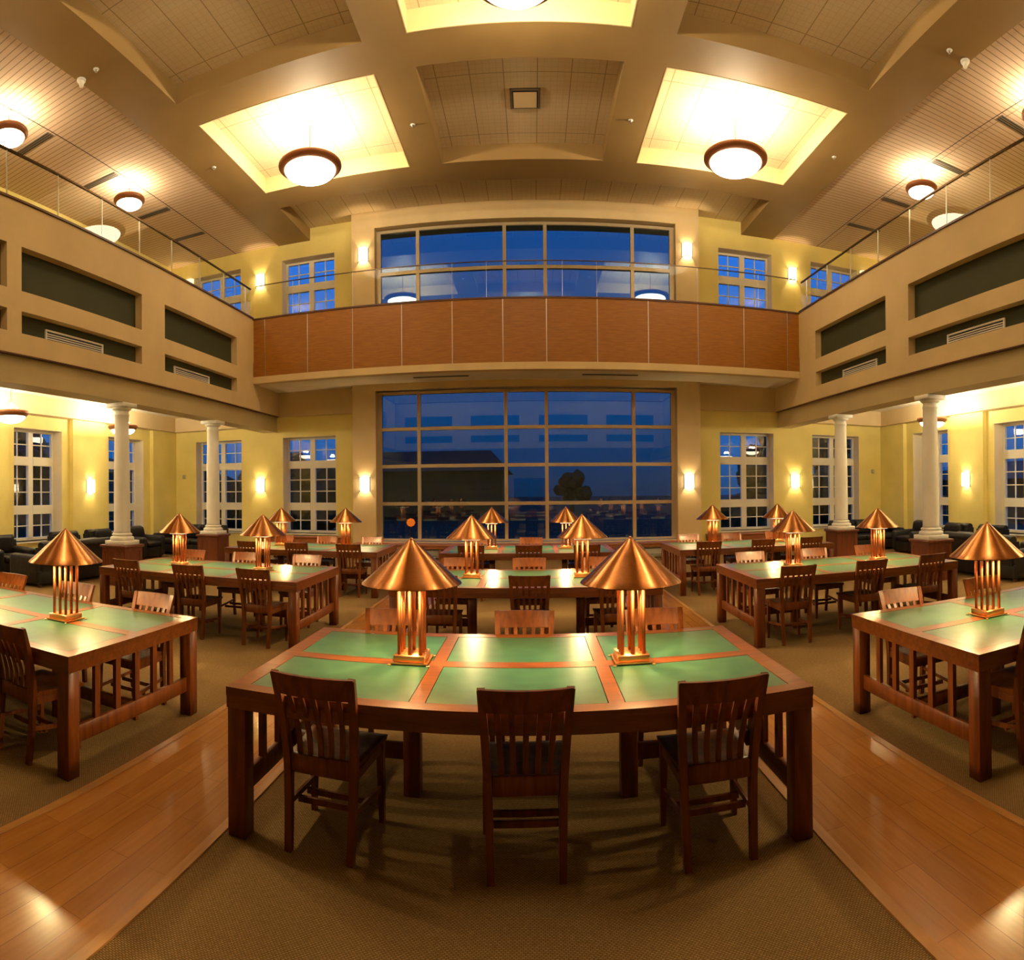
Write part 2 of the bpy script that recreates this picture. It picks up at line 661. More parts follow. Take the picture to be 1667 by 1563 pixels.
# wall behind the viewer, with a doorway
b = mb('cream_wall')
wall_y(b, YN - .3, YN, X(-OW - .4), X(OW + .4), 0, 9.3, [(-1.0, 1.0, 0, 2.5)])
struct(b, 'wall_back')
do = empty('door_1', (0, YN, 0))
do['kind'] = 'structure'
b = mb('door_wood')
for s in (-1, 1):
    b.box(*sorted((s * .02, s * .93)), -.16, -.11, .01, 2.4)
b.build('door_leaves', do)
b = mb('cap_wood').box(-1.0, -.93, -.2, .02, 0, 2.5).box(.93, 1.0, -.2, .02, 0, 2.5).box(-.93, .93, -.2, .02, 2.41, 2.5)
b.build('frame', do)
b = mb('brass')
for s in (-1, 1):
    b.tube([(s * .1, -.05, .85), (s * .1, -.05, 1.25)], .012)
    b.box(s * .1 - .008, s * .1 + .008, -.11, -.05, .9, .92).box(s * .1 - .008, s * .1 + .008, -.11, -.05, 1.18, 1.2)
b.build('handle', do)

# ---- galleries: recessed side fronts, floor slabs
REC = [(2.75, 5.9), (6.2, 9.3), (10.08, 13.2)]
for s, nm in ((-1, 'left'), (1, 'right')):
    xi = X(s * HW)
    xo = X(s * (HW + .16))
    hl = [(a, c, z0, z1) for a, c in REC for z0, z1 in ((4.95, 5.65), (4.28, 4.63))]
    b = mb('cream_wall')
    wall_x(b, *sorted((xi, xo)), .9, YB, ZG0, ZG1, hl)
    b.box(*sorted((xi, xo)), YB, YP, ZG0, 4.63)
    b.box(*sorted((xi, xo)), YP, YF, ZG0, 4.63)
    b.m('green_panel').box(*sorted((xo, X(s * (HW + .22)))), .9, YB, ZG0 + .1, ZG1)
    b.m('cap_wood').box(*sorted((X(s * (HW - .03)), X(s * (HW + .24)))), .9, YB, ZG1, ZG1 + .035)
    b.box(*sorted((X(s * (HW + .001)), X(s * (HW + .17)))), .9, YF - .07, ZG0 - .02, ZG0)
    struct(b, 'wall_gallery_' + nm)
    b = mb('aisle_ceiling').box(*sorted((X(s * (HW + .22)), X(s * OW))), YN, YF, 4.1, 4.14)
    b.m('cream_wall').box(*sorted((X(s * (HW + .22)), X(s * OW))), YN, YF, 4.14, 5.25)
    struct(b, 'ceiling_aisle_' + nm)
    # beam carried by the columns
    b = mb('aisle_beam').box(*sorted((X(s * (HW + .09)), X(s * (HW + .52)))), YN, YF, 3.5, ZG0 - .02)
    b.box(*sorted((X(s * (HW + .24)), X(s * (HW + .52)))), YN, YF, ZG0 - .02, 4.1)
    struct(b, 'beam_aisle_' + nm)

# ---- end balcony
b = mb('cream_wall').box(XL, XR, YB, YB + .25, 4.63, 4.80)
b.m('aisle_ceiling').box(XL, XR, YB + .25, YP, 4.63, 4.8).box(X(-HW), X(-4.6), YP, YF, 4.63, 4.8).box(X(4.6), X(HW), YP, YF, 4.63, 4.8)
b.m('cream_wall').box(XL - 3, XR + 3, YB + .3, YF if 0 else YP, 4.81, 5.25)
struct(b, 'slab_balcony')
bal = empty('balcony_front', (H0, YB, 4.8))
tag(bal, 'balcony front of orange-brown wood panels below the glass rail', 'balcony front')
ed = [-6.92, -6.58, -5.385, -4.19, -2.95, -1.72, -.515, .515, 1.72, 2.95, 4.19, 5.385, 6.58, 6.92]
for a, c in zip(ed, ed[1:]):
    mb('panel_wood').box(a + .012, c - .012, .0, .03, 0, 1.5).build('panel', bal)
for a in ed[1:-1]:
    mb('steel').box(a - .008, a + .008, .008, .03, 0, 1.5).build('joint_strip', bal)
mb('cream_wall').box(-6.92, 6.92, .031, .2, .002, 1.5).build('backing', bal)
mb('cap_wood').box(-6.92, 6.92, -.02, .22, 1.5, 1.54).build('cap', bal)

# balcony behind the viewer
b = mb('cream_wall')
wall_y(b, .62, .78, XL, XR, ZG0, ZG1, [(X(a - 1.25), X(a + 1.25), z0, z1) for a in (-5.2, -1.75, 1.75, 5.2) for z0, z1 in ((4.95, 5.65), (4.28, 4.63))])
b.m('green_panel').box(XL, XR, .56, .62, ZG0 + .1, ZG1)
b.m('cap_wood').box(XL, XR, .54, .8, ZG1, ZG1 + .035)
struct(b, 'wall_gallery_back')
b = mb('aisle_ceiling').box(XL, XR, YN, .56, 4.2, 4.24)
b.m('cream_wall').box(XL, XR, YN, .56, 4.24, 5.25)
struct(b, 'ceiling_balcony_back')

# ---- main ceiling
b = mb('beam_paint')
for s in (-1, 1):
    b.box(*sorted((X(s * 5.95), X(s * HW))), YN, YF, ZC, 9.6)
    b.box(*sorted((X(s * 1.74), X(s * 2.46))), 1.5, 13.7, ZC, ZT)
    # beam strips run to the far wall beside the pier
CRX = [(-5.95, -2.46), (-1.74, 1.74), (2.46, 5.95)]
for y0, y1 in ((12.87, 13.7), (9.1, 9.85), (5.33, 6.08), (1.5, 2.3)):
    for x0, x1 in CRX:
        b.box(X(x0), X(x1), y0, y1, ZC, ZT)
struct(b, 'ceiling_beams')
b = mb('ceiling_tile').box(X(-5.95), X(5.95), YN, YF, ZT, ZT + .1)
struct(b, 'ceiling')
b = mb('cream_wall')
lit = [(-5.95, -2.46, 9.85, 12.87), (2.46, 5.95, 9.85, 12.87), (-1.74, 1.74, 6.08, 9.1), (-5.95, -2.46, 2.3, 5.33), (2.46, 5.95, 2.3, 5.33)]
for x0, x1, y0, y1 in lit:
    t = .02
    b.box(X(x0), X(x0) + t, y0, y1, ZC - .004, ZT).box(X(x1) - t, X(x1), y0, y1, ZC - .004, ZT)
    b.box(X(x0) + t, X(x1) - t, y0, y0 + t, ZC - .004, ZT).box(X(x0) + t, X(x1) - t, y1 - t, y1, ZC - .004, ZT)
struct(b, 'trim_2')
for s, nm in ((-1, 'left'), (1, 'right')):
    b = mb('slat_ceiling').box(*sorted((X(s * HW), X(s * OW))), YN, YF, ZC + .03, ZC + .13)
    b.m('dark_gap').box(*sorted((X(s * 8.32), X(s * 8.335)))  , YN, YF, ZC + .027, ZC + .03)
    struct(b, 'ceiling_gallery_' + nm)
b = mb('ledge_wood').box(X(-OW), X(-4.6), YF - .035, YF, 0, .16).box(X(4.6), X(OW), YF - .035, YF, 0, .16)
struct(b, 'baseboard_far')
for s, nm in ((-1, 'left'), (1, 'right')):
    b = mb('ledge_wood').box(*sorted((X(s * (OW - .16)), X(s * (OW - .131)))), YN, YF - .04, 0, .14)
    struct(b, 'baseboard_' + nm)

# ---- roof and outside shell so the night sky stays outside
b = mb('night_roof').box(X(-OW - .6), X(OW + .6), YN - .4, YF + .5, 9.62, 9.8)
struct(b, 'roof')


# ---------------------------------------------------------------- library table
TZ, TL, TD = .76, 1.43, .735     # top height, half length, half depth


def make_table():
    o = empty('library_table', (0, 0, 0))
    b = mb('table_wood')
    bx = [-TL, -1.335, -.505, -.43, .43, .505, 1.335, TL]
    by = [-TD, -.645, -.055, .055, .645, TD]
    panels = []
    for i in range(7):
        for j in range(5):
            if i in (1, 3, 5) and j in (1, 3):
                panels.append((bx[i], bx[i + 1], by[j], by[j + 1]))
            else:
                b.box(bx[i], bx[i + 1], by[j], by[j + 1], .715, TZ)
    bmesh.ops.remove_doubles(b.bm, verts=b.bm.verts, dist=1e-5)
    b.build('top_frame', o)
    for p in panels:
        b = mb('green_leather').box(p[0] + .004, p[1] - .004, p[2] + .004, p[3] - .004, .718, TZ - .001)
        b.m('dark_gap').box(p[0], p[1], p[2], p[3], .7155, .7175)
        lp = b.build('leather_panel', o)
        lp['label'] = 'green leather inlay'
    b = mb('table_wood')
    b.box(-TL + .002, TL - .002, -TD + .002, -TD + .03, .655, .714).box(-TL + .002, TL - .002, TD - .03, TD - .002, .655, .714)
    b.box(-TL + .002, -TL + .03, -TD + .03, TD - .03, .655, .714).box(TL - .03, TL - .002, -TD + .03, TD - .03, .655, .714)
    b.build('apron', o)
    for sx in (-1, 1):
        for sy in (-1, 1):
            x, y = sx * (TL - .055), sy * (TD - .055)
            b = mb('cherry_wood').rbox(x - .05, x + .05, y - .05, y + .05, 0, .655, .004, 1)
            b.build('leg', o)
        mb('cherry_wood').rbox(sx * .62 - .048, sx * .62 + .048, -.048, .048, 0, .714, .004, 1).build('inner_leg', o)
        x = sx * (TL - .055)
        er = mb('cherry_wood').rbox(x - .018, x + .018, -TD + .105, TD - .105, .19, .30, .004, 1).build('end_rail', o)
        n = 5
        for k in range(n):
            y = -TD + .105 + (2 * TD - .21) * (k + 1) / (n + 1)
            mb('cherry_wood').box(x - .014, x + .014, y - .025, y + .025, .30, .655).build('spindle', er)
        xa, xb = sorted((sx * .668, sx * (TL - .073)))
        mb('cherry_wood').rbox(xa, xb, -.022, .022, .20, .29, .004, 1).build('stretcher', o)
    return o


# ---------------------------------------------------------------- chair
def make_chair():
    """front towards +y, base at the middle of the seat on the floor"""
    o = empty('slat_back_chair', (0, 0, 0))
    m_ = 'cherry_wood'

    def back_y(z):
        t = max(0, z - .42) / .47
        return -.192 - .030 * math.sin(t * 2.2) * 0 - .105 * t ** 1.6

    zs = [0, .12, .25, .38, .46, .54, .62, .70, .78, .86, .895]
    px = lambda z: .160 + .010 * min(z, .42) / .42 + (.026 * max(0, z - .42) / .47)
    for s in (-1, 1):
        pts = [(s * px(z), (back_y(z) if z > .42 else -.192 - .028 * (1 - z / .42) ** 1.5), z) for z in zs]
        mb(m_).bar(pts, .036, [.030, .034, .038, .044, .044, .042, .038, .034, .030, .026, .022], 'x').build('back_post', o)
        mb(m_).bar([(s * .195, .185, 0), (s * .192, .182, .22), (s * .188, .180, .43)], [.028, .034, .040], [.028, .034, .040], 'x').build('front_leg', o)
        mb(m_).bar([(s * .166, -.19, .225), (s * .19, .168, .185)], .016, .028, 'x').build('stretcher', o)
    # crest rail, bowed backwards in the middle
    b = mb(m_)
    rings = []
    n = 12
    for i in range(n + 1):
        t = -1 + 2 * i / n
        x = t * .208
        dy = -.028 * (1 - t * t)
        z1 = .895 - .012 * (1 - t * t) * 0
        z0 = .785
        y0, y1 = back_y(z0) + dy, back_y(z1) + dy
        rings.append([(x, y0 - .010, z0), (x, y0 + .014, z0), (x, y1 + .012, z1), (x, y1 - .010, z1)])
    b.loft(rings)
    b.build('crest_rail', o)
    # slats with a lumbar bend
    for k in range(5):
        u_ = (k - 2) / 2
        pts = []
        for q in range(9):
            t = q / 8
            z = .455 + (.80 - .455) * t
            x = u_ * (.108 + .020 * t)
            bow = -.026 * (1 - (u_ * .66) ** 2) * t
            pts.append((x, back_y(z) + .004 + bow + .020 * math.sin(t * PI * 1.15) * (1 - .3 * t), z))
        mb(m_).bar(pts, .026, .010, 'x').build('slat', o)
    b = mb(m_).rbox(-.152, .152, -.212, -.182, .385, .475, .004, 1)
    b.build('back_rail', o)
    # saddle seat
    nx, ny = 12, 10
    b = mb(m_)

    def sp(i, j, top):
        u_, v_ = i / nx * 2 - 1, j / ny
        hw = .182 + (.218 - .182) * v_
        y = -.178 + .400 * v_
        x = u_ * hw
        if not top:
            return (x * .97, y, .425)
        rr = max(0, 1 - u_ * u_) * math.sin(PI * min(1, v_ * 1.05)) if v_ < .95 else 0
        z = .458 - .012 * rr * (1 - .5 * math.cos(u_ * PI)) - (.006 if abs(u_) == 1 or v_ in (0, 1) else 0)
        return (x, y, z)
    T = [[b.bm.verts.new(sp(i, j, True)) for j in range(ny + 1)] for i in range(nx + 1)]
    B = [[b.bm.verts.new(sp(i, j, False)) for j in range(ny + 1)] for i in range(nx + 1)]
    for i in range(nx):
        for j in range(ny):
            b._f([T[i][j], T[i + 1][j], T[i + 1][j + 1], T[i][j + 1]], True)
            b._f([B[i][j], B[i][j + 1], B[i + 1][j + 1], B[i + 1][j]])
    for i in range(nx):
        b._f([T[i][0], B[i][0], B[i + 1][0], T[i + 1][0]])
        b._f([T[i][ny], T[i + 1][ny], B[i + 1][ny], B[i][ny]])
    for j in range(ny):
        b._f([T[0][j], T[0][j + 1], B[0][j + 1], B[0][j]])
        b._f([T[nx][j], B[nx][j], B[nx][j + 1], T[nx][j + 1]])
    b.build('seat', o)
    b = mb(m_)
    b.bar([(-.175, -.17, .402), (-.192, .16, .402)], .018, .045, 'x').bar([(.175, -.17, .402), (.192, .16, .402)], .018, .045, 'x')
    b.box(-.168, .168, .172, .19, .38, .425)
    b.build('seat_frame', o)
    mb(m_).box(-.178, .178, .045, .063, .155, .185).build('stretcher', o)
    mb(m_).box(-.170, .170, -.085, -.067, .175, .205).build('stretcher', o)
    return o


# ---------------------------------------------------------------- table lamp
def make_lamp():
    o = empty('table_lamp', (0, 0, 0))
    b = mb('copper')
    prof = [(.004, .712), (.020, .706), (.10, .632), (.18, .560), (.25, .496), (.288, .466), (.294, .458)]
    b.lathe(prof, n=72)
    prof2 = [(.293, .455), (.286, .461), (.248, .491), (.178, .555), (.098, .627), (.018, .700)]
    b.lathe(prof2, n=72)
    sh = b.build('lamp_shade', o, fix=True)
    mb('copper_base').lathe([(.0005, .722), (.008, .72), (.011, .714), (.010, .706), (.004, .70)], n=16).build('finial', sh)
    d = .062
    for ix in (-1, 0, 1):
        for iy in (-1, 0, 1):
            if ix or iy:
                mb('copper_pole').lathe([(.0001, .052), (.0115, .052), (.0115, .436), (.0001, .436)], (ix * d, iy * d, 0), 14).build('pole', o)
    lb = mb('copper_base').rbox(-.092, .092, -.092, .092, .014, .052, .003, 1)
    lb = lb.build('lamp_base', o)
    b = mb('copper_base').box(-.108, .108, -.108, .108, .006, .0138)
    b.build('base_plate', lb)
    for sx in (-1, 1):
        for sy in (-1, 1):
            mb('brass').lathe([(.0001, 0), (.010, 0), (.012, .004), (.008, .0059), (.0001, .0059)], (sx * .112, sy * .112, 0), 12).build('foot', lb)
    b = mb('brass').box(-.105, .105, -.105, .105, .449, .456)
    tp = b.build('top_plate', o)
    mb('lens_glow').rbox(-.10, .10, -.10, .10, .436, .4488, .003, 1).build('lens', tp)
    for sy in (-1, 1):
        point('lamp_bulb', (0, sy * .195, .515), LAMP / 2, o, .02, LAMP_COL)
    return o


ROWY = {'front': (3.39, 3.33), 'middle': (6.9, 6.87), 'back': (10.3, 10.3)}
tables, chairs = [], []
t0, ch0, lp0 = make_table(), make_chair(), make_lamp()
first = {'t': True, 'c': True, 'l': True}


def use(key, proto):
    if first[key]:
        first[key] = False
        return proto
    return copy_tree(proto)


ROWS = [('front', 3.42, 3.34), ('second', 6.87, 6.86), ('back', 10.28, 10.3)]
COLS = [('left', -3.90), ('middle', 0.0), ('right', 3.90)]
SLOT = [(-.92, 'left'), (0.03, 'middle'), (.95, 'right')]
skip = {('front', 'left', 'near', 'left'), ('front', 'left', 'near', 'middle'), ('front', 'right', 'near', 'right'), ('front', 'right', 'near', 'middle')}
for rn, ym, ys in ROWS:
    for cn, x in COLS:
        y = ym if cn == 'middle' else ys
        t = use('t', t0)
        t.location = (x, y, 0)
        tag(t, 'cherry library table inlaid with green leather, %s row, %s table' % (rn, cn), 'table', 'green-topped library tables')
        for dx, ln in ((-.628, 'left'), (.648, 'right')):
            l = use('l', lp0)
            l.location = (x + dx, y + .035, TZ)
            if rn == 'front' and cn != 'middle' and ln == cn:
                if not first['l'] and l is not lp0:
                    for ch in list(l.children_recursive): bpy.data.objects.remove(ch)
                    bpy.data.objects.remove(l)
                    continue
            if rn == 'front' and cn != 'middle':
                tag(l, 'copper cone table lamp, the only one in view on the front-row %s table' % cn, 'lamp', 'copper table lamps')
            else:
                tag(l, 'copper cone table lamp, %s one of two on the %s-row %s table' % (ln, rn, cn), 'lamp', 'copper table lamps')
        for dx, sn in SLOT:
            if (rn, cn, 'near', sn) not in skip:
                c = use('c', ch0)
                c.location = (x + dx + random.uniform(-.02, .02), y - TD + .21 + random.uniform(-.02, .03), 0)
                c.rotation_euler = (0, 0, random.uniform(-.05, .05))
                tag(c, 'dark slatted wooden chair, back to us at the %s-row %s table, %s of three' % (rn, cn, sn), 'chair', 'slat-back chairs at the tables')
            if True:
                if rn == 'front' and cn != 'middle' and sn == cn and 0:
                    continue
                c = use('c', ch0)
                c.location = (x + dx * .98 + random.uniform(-.02, .02), y + TD - .19 + random.uniform(-.03, .03), 0)
                c.rotation_euler = (0, 0, PI + random.uniform(-.05, .05))
                tag(c, 'lamplit slatted chair facing us behind the %s-row %s table, %s of three' % (rn, cn, sn), 'chair', 'slat-back chairs at the tables')


# ---------------------------------------------------------------- columns
def make_column():
    o = empty('column', (0, 0, 0))
    pd = empty('pedestal', (0, 0, 0))
    pd.parent = o
    b = mb('pedestal_wood').box(-.27, .27, -.27, .27, .08, .72)
    b.box(-.285, .285, -.285, .285, 0, .08)
    for s in (-1, 1):
        b.box(-.27, -.20, s * .27, s * .282, .08, .72).box(.20, .27, s * .27, s * .282, .08, .72).box(-.2, .2, s * .27, s * .282, .08, .15).box(-.2, .2, s * .27, s * .282, .65, .72)
        b.box(s * .27, s * .282, -.27, -.20, .08, .72).box(s * .27, s * .282, .20, .27, .08, .72).box(s * .27, s * .282, -.2, .2, .08, .15).box(s * .27, s * .282, -.2, .2, .65, .72)
    b.build('pedestal_box', pd)
    mb('pedestal_wood').rbox(-.31, .31, -.31, .31, .72, .77, .008, 2).build('pedestal_cap', pd)
    b = mb('column_white').rbox(-.24, .24, -.24, .24, .77, .85, .006, 1)
    b.lathe([(.001, .85), (.225, .85), (.235, .87), (.235, .90), (.22, .92), (.19, .93), (.185, .945), (.20, .955), (.20, .97), (.175, .99), (.001, .99)], n=32)
    b.build('column_base', o)
    prof = [(.001, .99), (.168, .99), (.160, 1.03), (.160, 1.6), (.155, 2.3), (.142, 3.0), (.136, 3.25), (.15, 3.265), (.15, 3.285), (.136, 3.30), (.136, 3.36), (.001, 3.36)]
    mb('column_white').lathe(prof, n=40).build('shaft', o)
    b = mb('column_white').lathe([(.001, 3.36), (.15, 3.36), (.18, 3.38), (.20, 3.42), (.001, 3.42)], n=32)
    b.rbox(-.215, .215, -.215, .215, 3.42, 3.50, .006, 1)
    b.build('capital', o)
    return o


cl0 = make_column()
i = 0
for sx, sn in ((-1, 'left'), (1, 'right')):
    for y, yn in ((5.6, None), (9.03, 'nearer'), (12.5, 'farther')):
        if yn is None:
            continue
        o = cl0 if i == 0 else copy_tree(cl0)
        i += 1
        o.location = (X(sx * 7.22), y, 0)
        o['kind'] = 'thing'
        tag(o, '%s white round column on a cherry pedestal along the %s aisle' % (yn, sn), 'column', 'white columns under the galleries')


# ---------------------------------------------------------------- pendants
def make_pendant(R, ztop, zring, depth, power, bowlmat, col):
    o = empty('pendant_light', (0, 0, 0))
    mb('ring_copper').lathe([(R * .80, -.035), (R * .84, .03), (R * .96, .07), (R, .05), (R, .015), (R * .96, -.01), (R * .90, -.03), (R * .84, -.055), (R * .80, -.05), (R * .80, -.035)], n=56).build('ring', o)
    prof = [(R * .81, -.04)]
    for k in range(1, 10):
        a = k / 9 * PI / 2
        prof.append((R * .81 * math.cos(a) + .0008, -.04 - depth * math.sin(a)))
    mb(bowlmat).lathe(prof, n=48).build('bowl', o)
    h = ztop - zring
    b = mb('ring_copper').tube([(0, 0, .02), (0, 0, h - .03)], .010)
    for k in range(3):
        a = 2 * PI * k / 3
        b.tube([((R - .05) * math.cos(a), (R - .05) * math.sin(a), .02), (.01 * math.cos(a), .01 * math.sin(a), min(.3, h - .1))], .006, 6)
    st = b.build('stem', o)
    mb('white_trim').lathe([(.001, h - .055), (.05, h - .05), (.085, h - .02), (.09, h - .001), (.001, h - .001)], n=24).build('canopy', st)
    point('pendant_glow', (0, 0, .06), power, o, .12, col)
    return o


p0 = make_pendant(.64, ZT, 8.34, .20, NAVE_UP, 'bowl_glow', BOWL_LIGHT)
spots = [(-4.2, 11.3, 'large copper-rimmed glass bowl light in the far left lit ceiling tray'), (4.2, 11.3, 'large copper-rimmed glass bowl light in the far right lit ceiling tray'),
         (0, 7.55, 'large copper-rimmed bowl light in the middle tray at the picture top'),
         (-4.2, 3.8, 'copper-rimmed bowl light in the near left ceiling tray overhead'), (4.2, 3.8, 'copper-rimmed bowl light in the near right ceiling tray overhead')]
for i, (x, y, lab) in enumerate(spots):
    o = p0 if i == 0 else copy_tree(p0)
    o.location = (X(x), y, 8.34)
    tag(o, lab, 'pendant light', 'bowl lights in the ceiling trays')

g0 = make_pendant(.36, ZC + .03, 8.5, .13, AISLE_UP, 'aisle_bowl_glow', BOWL_LIGHT)
i = 0
for s, sn in ((-1, 'left'), (1, 'right')):
    for y, yn in ((3.75, 'nearest'), (7.2, 'middle'), (10.8, 'farthest')):
        o = g0 if i == 0 else copy_tree(g0)
        i += 1
        o.location = (X(s * 8.42), y, 8.5)
        tag(o, 'small copper-rimmed bowl light under the slatted %s gallery ceiling, %s' % (sn, yn), 'pendant light', 'bowl lights over the galleries')
a0 = make_pendant(.38, 4.1, 3.42, .15, LOWER_UP, 'aisle_bowl_glow', AISLE_LIGHT)
i = 0
for s, sn in ((-1, 'left'), (1, 'right')):
    for y, yn in ((4.6, 'nearest'), (8.1, 'middle'), (11.8, 'farthest')):
        o = a0 if i == 0 else copy_tree(a0)
        i += 1
        o.location = (X(s * 9.45), y, 3.42)
        tag(o, 'copper-rimmed bowl light over the leather seats in the %s aisle, %s' % (sn, yn), 'pendant light', 'bowl lights in the aisles')


# ---------------------------------------------------------------- sconces
def make_sconce():
    """on a wall facing -y: back at y = 0"""
    o = empty('wall_sconce', (0, 0, 0))
    b = mb('sconce_glow')
    n = 14
    r_ = .13
    rings = [[(r_ * math.cos(PI + PI * k / n), r_ * .95 * math.sin(PI + PI * k / n), z) for k in range(n + 1)] for z in (-.17, .17)]
    b.loft(rings, closed=False, cap=False, smooth=True)
    b.build('shade', o)
    mb('steel').box(-.06, .06, -.012, 0, -.14, .14).build('back_plate', o)
    b = mb('steel')
    for z in (-.185, .17):
        rings = [[(q * math.cos(PI + PI * k / n), q * .95 * math.sin(PI + PI * k / n), zz) for k in range(n + 1)] for q, zz in ((r_ - .003, z), (r_ + .006, z), (r_ + .006, z + .015), (r_ - .003, z + .015), (r_ - .003, z))]
        b.loft(rings, closed=False, cap=False)
    for s in (-1, 1):
        b.box(s * r_ - .006, s * r_ + .006, -.02, 0, -.185, .185)
    b.build('band', o)
    point('sconce_light', (0, -.055, 0), SCONCE, o, .03)
    return o


s0 = make_sconce()
sl = []
for s, sn in ((-1, 'left'), (1, 'right')):
    sl += [(X(s * 4.27), YP, 1.97, 0, 'half-round wall light on the pier %s of the lower big window' % sn),
           (X(s * 4.27), YP, 8.11, 0, 'half-round wall light on the pier %s of the upper big window' % sn),
           (X(s * 7.55), YF, 1.98, 0, 'half-round wall light between the two lower windows on the %s' % sn),
           (X(s * 7.52), YF, 7.97, 0, 'half-round wall light between the two upper windows on the %s' % sn),
           (X(s * 10.3), YF, 7.97, 0, 'half-round wall light at the upper far %s corner' % sn),
           (X(s * (OW - .13)), 11.73, 1.95, PI / 2 if s < 0 else -PI / 2, 'half-round wall light on the %s aisle wall between windows' % sn),
           (X(s * (OW - .13)), 8.3, 1.95, PI / 2 if s < 0 else -PI / 2, 'half-round wall light on the %s aisle wall nearer to us' % sn)]
for i, (x, y, z, rz, lab) in enumerate(sl):
    o = s0 if i == 0 else copy_tree(s0)
    o.location = (x, y, z)
    o.rotation_euler = (0, 0, rz)
    tag(o, lab, 'wall light', 'half-round wall lights')


# ---------------------------------------------------------------- glass railings
def railing(name, pts, axis, lab, z0, h=.78):
    """pts: joint positions along the axis; local origin at the rail's middle"""
    o = empty(name, pts['loc'])
    J = pts['joints']
    for a, c in zip(J, J[1:]):
        b = mb('rail_glass' if axis == 'y' else 'balcony_glass')
        if axis == 'y':
            b.box(-.005, .005, a + .006, c - .006, .0, h - .02)
        else:
            b.box(a + .006, c - .006, -.005, .005, .0, h - .02)
        b.build('glass_pane', o)
    b = mb('rail_metal')
    if axis == 'y':
        b.box(-.02, .02, J[0], J[-1], h - .02, h + .012)
    else:
        b.box(J[0], J[-1], -.014, .014, h - .02, h)
    b.build('handrail', o)
    for a in J[1:-1]:
        b = mb('steel')
        if axis == 'y':
            b.box(-.012, .012, a - .005, a + .005, 0, h - .02)
        else:
            b.box(a - .005, a + .005, -.008, .008, 0, h - .02)
        b.build('post', o)
    return tag(o, lab, 'railing')


jy = [.8] + [1.47 + 1.12 * k for k in range(12)] + [14.09]
railing('glass_railing', dict(loc=(X(-HW - .06), 0, ZG1 + .035), joints=jy), 'y', 'glass railing with slim posts along the left gallery', 0, .76)
railing('glass_railing', dict(loc=(X(HW + .06), 0, ZG1 + .035), joints=jy), 'y', 'glass railing with slim posts along the right gallery', 0, .76)
railing('glass_railing', dict(loc=(H0, YB + .06, 6.34), joints=[-6.85, -5.8, -4.19, -1.72, -.9, .9, 1.72, 4.19, 5.8, 6.85]), 'x', 'glass railing on the wooden balcony front before the upper window', 0, .88)
railing('glass_railing', dict(loc=(H0, .68, ZG1 + .035), joints=[-6.8, -4.5, -2.25, 0, 2.25, 4.5, 6.8]), 'x', 'glass railing on the balcony over the viewer', 0, .76)


# ---------------------------------------------------------------- vents
def make_grille():
    """in a wall facing +x; length along y"""
    o = empty('air_vent', (0, 0, 0))
    L_, h = 1.46, .21
    b = mb('grille_white').box(0, .03, -L_ / 2, L_ / 2, 0, .03).box(0, .03, -L_ / 2, L_ / 2, h - .03, h)
    b.box(0, .03, -L_ / 2, -L_ / 2 + .035, .03, h - .03).box(0, .03, L_ / 2 - .035, L_ / 2, .03, h - .03)
    b.build('frame', o)
    mb('grille_dark').box(-.002, .002, -L_ / 2 + .02, L_ / 2 - .02, .02, h - .02).build('opening', o)
    b = mb('grille_white')
    for k in range(3):
        z = .03 + (h - .06) * (k + 1) / 4
        b.box(.010, .022, -L_ / 2 + .035, L_ / 2 - .035, z - .009, z + .009)
    b.build('louvers', o)
    return o


v0 = make_grille()
i = 0
for s, sn in ((-1, 'left'), (1, 'right')):
    for y, yn in ((3.9, 'nearest'), (7.57, 'middle'), (11.35, 'farthest')):
        o = v0 if i == 0 else copy_tree(v0)
        i += 1
        o.location = (X(s * (HW + .16)) - s * .003, y, 4.282)
        o.rotation_euler = (0, 0, 0 if s < 0 else PI)
        tag(o, 'white louvred air vent in the green slot of the %s gallery, %s' % (sn, yn), 'vent', 'white vents in the gallery fronts')


def flat_vent(loc, lx, ly, lab, group, name='ceiling_vent'):
    o = empty(name, loc)
    b = mb('vent_grey').box(-lx / 2, lx / 2, -ly / 2, ly / 2, -.012, 0)
    b.build('plate', o)
    b = mb('grille_dark')
    if lx > ly:
        n = 3
        for k in range(n):
            y = -ly / 2 + ly * (k + .5) / n
            b.box(-lx / 2 + .02, lx / 2 - .02, y - ly * .09, y + ly * .09, -.014, -.0121)
    b.build('slots', o)
    return tag(o, lab, 'vent', group)


for s, sn in ((-1, 'left'), (1, 'right')):
    for k, (y, yn) in enumerate(((5.15, 'nearest'), (8.25, 'second'), (10.3, 'third'), (12.35, 'fourth'), (14.03, 'farthest'))):
        flat_vent((X(s * 8.88), y, ZC + .029), 1.0, .17, 'long grey air slot in the slatted %s gallery ceiling, %s from us' % (sn, yn), 'air slots in the gallery ceilings')
    for x, q in ((5.45, 'outer'), (1.05, 'inner')):
        flat_vent((X(s * x), 13.95, ZT - .001), 1.35, .08, 'slim dark air slot in the far ceiling strip, %s one on the %s' % (q, sn), 'air slots in the far ceiling strip')
    flat_vent((X(s * 2.1), 14.75, 4.628), 1.4, .08, 'slim dark air slot under the balcony, %s of the middle' % sn, 'air slots under the balcony')
o = empty('ceiling_vent', (0, 11.4, ZT - .001))
mb('vent_grey').box(-.29, .29, -.29, .29, -.02, 0).build('frame', o)
mb('cream_wall').box(-.22, .22, -.22, .22, -.045, -.03).build('plate', o)
mb('dark_gap').box(-.24, .24, -.24, .24, -.029, -.0201).build('gap', o)
tag(o, 'square air vent in the dark middle ceiling coffer', 'vent')


